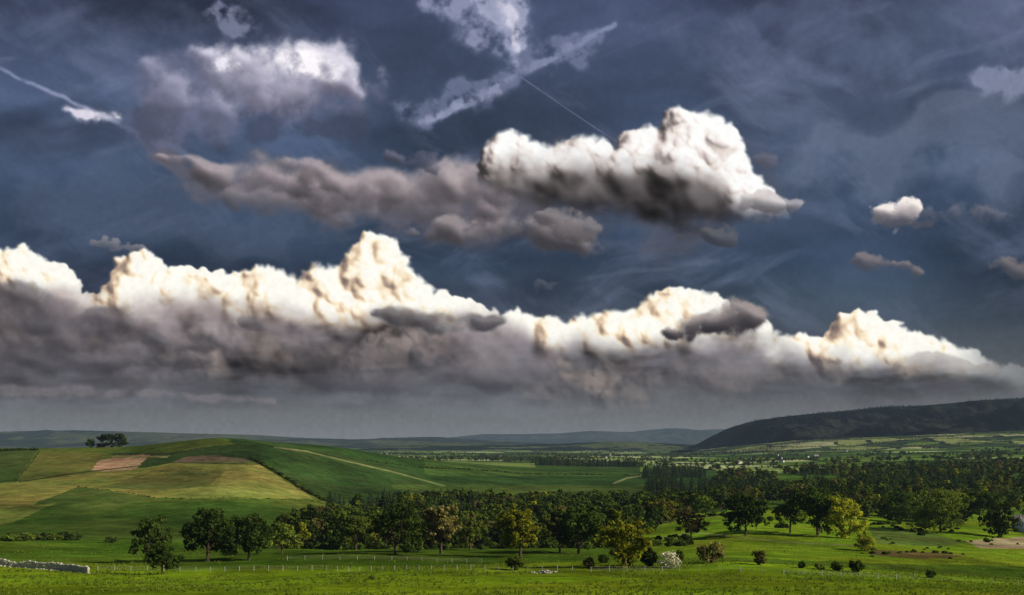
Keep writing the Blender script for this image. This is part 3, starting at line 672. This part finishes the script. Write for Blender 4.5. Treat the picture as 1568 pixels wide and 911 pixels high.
# long tail of the central cloud
T1,T2,T3=(176,163,166),(132,122,127),(72,69,74)
img=wisp(img,[(230,244,12),(420,280,30),(600,310,42),(800,330,44)],(100,97,107),.7,26,80,1.1,50)
img=puff(img,[(232,243,6),(300,249,11),(400,275,22),(520,298,28),(640,300,34),(760,290,46)],T1,T2,T3,16,80,1,54,.92,.16,.9,3,.9)
img=puff(img,[(415,250,12),(450,260,16),(500,282,16),(570,296,12)],T1,T2,T3,14,50,1,32,.85,.18,.8,5,.9)
img=puff(img,[(340,296,10),(440,312,16),(580,324,22),(680,318,22)],(144,136,142),(116,110,116),(72,70,76),14,70,1,40,.7,.16,.9,2,.8)
img=puff(img,[(615,356,7),(700,350,17),(800,346,26),(870,362,20),(930,382,9)],(156,146,148),(118,111,114),(64,62,66),16,60,1,38,.9,.16,.8,6,.9)
img=puff(img,[(560,300,16),(680,284,28),(770,278,32)],(180,168,170),(132,123,127),(72,69,74),18,60,.9,40,.85,.15,.8,4,.9)
img=puff(img,[(600,244,10),(650,240,12),(668,252,9)],(118,116,132),(92,92,106),(60,62,74),18,40,1,30,.65,.2,.8)
# smaller puffs right
img=puff(img,[(1340,322,11),(1370,325,17),(1402,320,12)],(245,236,230),(180,170,172),(84,84,94),12,24,1,18,1,.15,.6)
img=wisp(img,[(1345,340,9),(1420,342,9)],(84,84,94),.7,10,30,1,24)
img=puff(img,[(1410,324,9),(1480,326,12),(1545,334,9)],(128,126,138),(106,106,120),(72,76,90),12,40,1.1,24,.65,.18,.9)
img=puff(img,[(1305,402,7),(1345,408,11),(1395,412,11)],(146,132,130),(110,102,106),(70,72,80),12,30,1.1,22,.75,.18,.8)
img=puff(img,[(1510,402,7),(1560,408,12),(1620,400,11)],(134,124,124),(102,98,104),(70,72,80),12,30,1.1,22,.75,.18,.8)
img=puff(img,[(1160,245,8),(1180,250,10)],(120,118,130),(98,98,110),(68,72,84),12,30,.9,22,.6)
img=puff(img,[(820,438,9),(850,440,9)],(104,106,118),(90,94,106),(66,72,84),12,30,.9,22,.5)
img=puff(img,[(145,372,5),(185,376,6),(222,382,5)],(150,146,150),(116,116,124),(74,78,88),10,24,1.1,16,.7)
RW=[(0,(98,88,87)),(.16,(132,117,111)),(.34,(176,154,137)),(.52,(219,194,167)),(.70,(248,229,199)),(.86,(255,246,224)),(1,(255,253,244))]
RU=[(0,(60,56,57)),(.16,(92,85,85)),(.34,(140,130,127)),(.52,(190,178,173)),(.70,(230,219,213)),(.86,(248,241,237)),(1,(255,255,253))]
def cumulus(img,top,lit,bot,ramp_,body,n1=420,rmax=34,rmin=7,depth=60,botsoft=30,fade=None,litw=34,seed=0,edge=3.5,gain=1.0,win=None,sc=1.0,xr=(-120,1690),st=1.0):
    """cauliflower cloud: three generations of round turrets budding from one another"""
    R=np.random.default_rng(seed+100)
    W=Win(win,1,0); X,Yp=W.X,W.Y
    xx=X+7*sc*fbm(X/(45*sc),Yp/(45*sc),3,seed)+2.0*sc*fbm(X/(11*sc),Yp/(11*sc),3,seed+2); yy=Yp+7*sc*fbm(X/(45*sc)+9,Yp/(45*sc),3,seed+1)+2.0*sc*fbm(X/(11*sc),Yp/(11*sc)+4,3,seed+3)
    tx=np.arange(xr[0]-60,xr[1]+60,3.0); ty=np.interp(tx,[p[0] for p in top],[p[1] for p in top])
    if bot is not None: by=np.interp(tx,[p[0] for p in bot],[p[1] for p in bot])
    Hs=np.full(X.shape,-60.0); As=np.zeros(X.shape)
    S=[]
    for cnt in range(n1):
        cx=xr[0]+(xr[1]-xr[0])*R.random(); t0=np.interp(cx,tx,ty); l0=np.interp(cx,[p[0] for p in lit],[p[1] for p in lit])+depth
        if bot is not None: l0=min(l0,np.interp(cx,tx,by))
        if l0<t0+4: continue
        cy=t0+(l0-t0)*R.random()**1.15
        dd=np.sqrt(np.min((tx-cx)**2+(ty-cy)**2)); rr=min(dd*1.02,rmax*(.55+.6*R.random()))
        if bot is not None: rr=min(rr,max(5,np.sqrt(np.min((tx-cx)**2+(by-cy)**2))*1.2))
        if rr<rmin: continue
        S.append((cx,cy,.55*min(cy-t0,80)+R.normal()*9,rr,1))
    i=0
    while i<len(S):
        cx,cy,cz,rr,g=S[i]; i+=1
        if g<4 and rr>3.6:
            for k in range({1:10,2:7,3:4}[g]):
                d=R.normal(size=3); d[2]=abs(d[2])*.9; d[1]-=.35; d/=np.linalg.norm(d); q=rr*(.30+.26*R.random())
                if q<1.8: continue
                S.append((cx+d[0]*rr*.80,cy+d[1]*rr*.80,cz+d[2]*rr*.80,q,g+1))
    x0,y0=W.sx,W.sy
    for cx,cy,cz,rr,g in S:
        e=rr+13*sc
        a,b=np.searchsorted(x0,[cx-e,cx+e]);c,d=np.searchsorted(y0,[cy-e,cy+e])
        if b-a<2 or d-c<2: continue
        u=xx[c:d,a:b]-cx; v=yy[c:d,a:b]-cy; q=rr*rr-u*u-v*v; hit=q>0
        h=np.where(hit,cz+np.sqrt(np.where(hit,q,0)),-60)
        Hs[c:d,a:b]=np.maximum(Hs[c:d,a:b],h)
        As[c:d,a:b]=np.maximum(As[c:d,a:b],np.clip(q/(2*rr),0,8))
    tp=np.interp(xx,tx,ty); D=yy-tp
    fz=0.5+0.5*np.clip(fbm(X/80,Yp/80,3,seed+5)*2,-1,1)
    A0=np.maximum(As,np.clip((D-10)*.5,0,8)*(X>xr[0]-50)*(X<xr[1]+50)); A0=np.where((X<=xr[0])|(X>=xr[1]),np.clip(D,0,8),A0)
    a=sm(0,1,blur(A0,2)/(edge*(.5+1.5*fz)))
    e=None
    if bot is not None:
        bt=np.interp(xx,tx,by); e=bt-yy+20*fbm(X/50,Yp/36,5,5); a=a*sm(-botsoft*.5,botsoft,e)
    flo=.55*np.clip(D,0,80)-4; H=np.maximum(Hs,np.where(D>6,flo,-60))
    H=np.maximum(H,wblur(H,3)-1.5)
    def light(H,z=.60):
        gy=np.gradient(H,W.sy,axis=0); gx=np.gradient(H,W.sx,axis=1); return (-gx*0.50+gy*0.62+z)/np.sqrt(gx*gx+gy*gy+1)
    Hc=np.maximum(H,wblur(H,6)-12)
    l=0.30*light(wblur(Hc,9))+0.38*light(wblur(Hc,3))+0.32*light(blur(Hc,3))
    cav=np.clip((blur(Hc,2)-wblur(Hc,5))/(9*sc),-1,1)
    lam=np.clip((l+0.02)*gain+0.12*cav,0,1); lam=0.82*lam+0.18*wblur(lam,3)
    lt=np.interp(X,[p[0] for p in lit],[p[1] for p in lit])+26*sc*fbm(X/75,Yp/60,4,seed+4)+.35*(wblur(Hc,6)-wblur(Hc,25))
    L_=1-sm(-litw,litw,Yp-lt)
    bc=body(wblur(lam,3),l,W.sl)
    k=L_[...,None]; colr=bc*(1-k)+cr(lam,ramp_)*k
    if fade is not None: a=a*fade[W.sl]
    img[W.sl]=over(img[W.sl],colr,a*st); return img
soft1=fbm(X/190,Yp/42,5,1); soft2=fbm(X/60,Yp/28+5,5,2)
def bankbody(lam,l,sl):
    Yp_=Yp[sl]; b=cr(Yp_+18*soft2[sl],[(380,(120,106,103)),(470,(108,98,98)),(520,(99,93,96)),(560,(88,87,93)),(600,(86,89,95)),(650,(106,110,115))])
    k=1+0.95*(lam-0.55)*(1-sm(510,600,Yp_))+0.16*soft2[sl]*(1-sm(560,640,Yp_))-0.42*sm(0.0,0.6,soft1[sl])*(1-sm(600,650,Yp_))+0.18*sm(0.1,.6,-soft1[sl])
    return b*k[...,None]
top=[(-2400,420),(-300,400),(-60,396),(0,390),(35,384),(60,392),(75,404),(110,420),(128,440),(150,466),(168,440),(178,405),(190,394),(215,384),(240,392),(258,416),(285,412),(300,418),(330,416),(355,424),(375,410),(415,406),(440,414),(452,432),(464,406),(495,400),(526,404),(534,380),(550,368),(580,366),(600,372),(615,388),(628,410),(650,432),(662,450),(692,472),(700,456),(710,450),(722,462),(735,474),(780,482),(830,494),(880,492),(915,480),(950,478),(985,462),(998,444),(1010,434),(1040,432),(1055,442),(1080,452),(1105,462),(1120,480),(1160,492),(1210,520),(1240,516),(1265,518),(1272,494),(1290,486),(1300,476),(1325,480),(1345,494),(1375,502),(1420,516),(1470,536),(1520,560),(1600,566),(1900,520),(4000,500)]
lit=[(-2400,440),(0,446),(150,450),(200,474),(300,470),(370,464),(450,480),(560,486),(650,488),(700,484),(800,496),(850,522),(950,542),(1050,524),(1150,528),(1250,552),(1350,554),(1450,562),(1560,575),(4000,560)]
bw=[(-2300,320,1),(3900,690,1)]
hz_=(1-sm(585,640,Yp+20*soft1+10*soft2))
img=cumulus(img,top,lit,None,RW,bankbody,n1=1150,rmax=36,depth=70,fade=hz_*(1-0.75*sm(1440,1560,X)),seed=1,edge=2.8,gain=1.25,win=bw,litw=28)
RS=[(0,(60,58,63)),(.35,(84,80,84)),(.6,(110,103,104)),(.85,(140,129,126)),(1,(160,146,140))]
t2=[(-300,470),(-60,462),(60,470),(150,492),(230,506),(300,498),(400,500),(480,520),(560,508),(650,500),(760,520),(860,552),(960,566),(1080,556),(1200,572),(1350,590),(4000,600)]
img=cumulus(img,t2,[(a,b+60) for a,b in t2],None,RS,bankbody,n1=520,rmax=30,depth=40,fade=hz_*(1-sm(1000,1200,X))*(.55+.45*sm(-.3,.2,soft1)),seed=6,edge=12,gain=1.05,win=bw,litw=30,xr=(-120,1250),st=.8)
def shelf(img,pts,st=.85,hi=(104,100,105),mid=(76,74,80),dark=(50,50,57),sd=3):
    return puff(img,[(p[0],p[1],p[2]*1.15) for p in pts],hi,mid,dark,18,80,1,50,st,.10,.9,sd,.85)
img=shelf(img,[(-60,462,18),(60,470,24),(140,490,18),(230,512,10)],.75)
img=shelf(img,[(-60,500,22),(80,520,26),(160,520,18),(330,530,10)],.6,sd=5)
img=shelf(img,[(-60,545,16),(80,552,20),(220,552,14),(330,560,10)],.55,sd=6)
img=shelf(img,[(380,484,9),(430,500,14),(560,520,14)],.4)
img=shelf(img,[(560,486,7),(640,490,13),(720,496,13),(780,500,8)],.8,sd=4)
img=shelf(img,[(430,530,10),(540,545,16),(660,545,14),(760,540,8)],.35,sd=2)
img=puff(img,[(1030,508,9),(1075,502,16),(1110,490,20),(1140,484,22),(1162,488,14)],(160,150,148),(92,87,90),(44,43,48),10,40,.7,30,1,.10,.6,5,1.0)
img=shelf(img,[(380,560,12),(560,570,20),(760,575,16),(900,560,10)],.35)
img=shelf(img,[(-60,585,14),(120,588,16),(260,582,10)],.45)
img=wisp(img,[(-60,600,10),(150,602,9),(300,606,7),(420,610,5)],(138,130,134),.5,8,60,1.2,40)
img=wisp(img,[(900,560,10),(1150,572,14),(1400,565,12),(1540,560,8)],(134,126,126),.4,16,60,1.2,50)
img=wisp(img,[(660,540,14),(740,548,18),(860,540,14)],(130,120,121),.45,16,60,1.2,40,1)
# main sunlit cumulus
img=wisp(img,[(790,270,50),(950,300,60),(1100,290,70),(1180,300,40)],(92,90,100),.5,26,60,1,50)
topc=[(-2400,900),(690,420),(732,262),(742,226),(756,208),(775,198),(795,202),(810,214),(850,224),(870,214),(890,210),(915,216),(945,238),(955,212),(965,202),(990,198),(1012,206),(1014,172),(1025,162),(1045,163),(1062,176),(1085,174),(1112,192),(1128,210),(1138,242),(1160,266),(1182,290),(1208,310),(1240,360),(1300,500),(4000,900)]
botc=[(-2400,200),(690,240),(735,280),(770,310),(830,324),(900,320),(960,338),(1030,350),(1120,348),(1190,336),(1225,316),(1260,280),(4000,200)]
litc=[(-2400,240),(740,258),(800,246),(860,246),(920,252),(960,248),(1000,240),(1040,246),(1080,264),(1110,294),(1150,328),(1200,345),(4000,300)]
def ubody(lam,l,sl):
    k=0.60+1.0*lam+0.18*soft2[sl]
    b=cr(Yp[sl],[(150,(102,96,95)),(255,(88,83,83)),(310,(62,59,60)),(350,(68,65,68))]); return b*k[...,None]
img=cumulus(img,topc,litc,botc,RU,ubody,n1=420,rmax=36,depth=70,botsoft=34,litw=38,seed=4,edge=3.2,gain=1.16,win=[(660,120,1),(1300,420,1)],xr=(725,1225))
img=puff(img,[(1150,300,14),(1190,318,16),(1222,316,6)],(200,190,190),(146,138,140),(76,74,80),16,40,1,26,.7)
img=puff(img,[(830,336,14),(880,345,20),(920,352,14)],(146,138,138),(108,102,104),(66,64,68),18,40,1,32,.7)
img=puff(img,[(1040,352,10),(1110,356,14),(1118,376,8)],(110,104,106),(80,77,80),(56,55,60),18,40,1,28,.6)
img*=(1+0.03*fbm(X/7,Yp/7,3,6))[...,None]
lin=s2l(np.clip(img,0,255))
print('sky time',time.time()-T0)
ux=(X-CX)/F; vz=(HZ-Yp)/F; dn=np.sqrt(ux**2+1+vz**2); Rr=62000.0
Vs=np.stack([ux/dn*Rr,1/dn*Rr,vz/dn*Rr],-1).reshape(-1,3)
m,nt=newmat('sky_clouds'); a=N(nt,'ShaderNodeAttribute',attribute_name='sky_col'); e=N(nt,'ShaderNodeEmission'); nt.links.new(a.outputs['Color'],e.inputs[0]); o=N(nt,'ShaderNodeOutputMaterial'); nt.links.new(e.outputs[0],o.inputs[0])
m.cycles.emission_sampling='NONE'
grid_mesh('sky',Vs,len(sy),len(sx),[m],attr={'sky_col':lin.reshape(-1,3)})
# ---------------------------------------------------------------- light, world, camera
el,az=math.radians(26),math.radians(104)
S=Vector((math.cos(el)*math.sin(az),math.cos(el)*math.cos(az),math.sin(el)))
ld=bpy.data.lights.new('sun','SUN'); ld.energy=5.0; ld.angle=math.radians(.5); ld.color=(1,.92,.78)
lo=bpy.data.objects.new('sun',ld); scene.collection.objects.link(lo); lo.rotation_euler=S.to_track_quat('Z','Y').to_euler()
w=bpy.data.worlds.new('World'); scene.world=w; w.use_nodes=True; nt=w.node_tree
bg=nt.nodes['Background']; sk=nt.nodes.new('ShaderNodeTexSky'); sk.sky_type='NISHITA'; sk.sun_disc=False; sk.sun_elevation=el; sk.sun_rotation=az
nt.links.new(sk.outputs[0],bg.inputs[0]); bg.inputs[1].default_value=0.05
cd=bpy.data.cameras.new('camera'); cd.lens=36*F/1568; cd.shift_y=(HZ-455.5)/1568; cd.clip_end=200000; cd.clip_start=.5
co=bpy.data.objects.new('camera',cd); scene.collection.objects.link(co); co.location=(0,0,0); co.rotation_euler=(math.pi/2,0,0); scene.camera=co
scene.view_settings.view_transform='Standard'; scene.view_settings.look='None'; scene.view_settings.exposure=0
print('done')
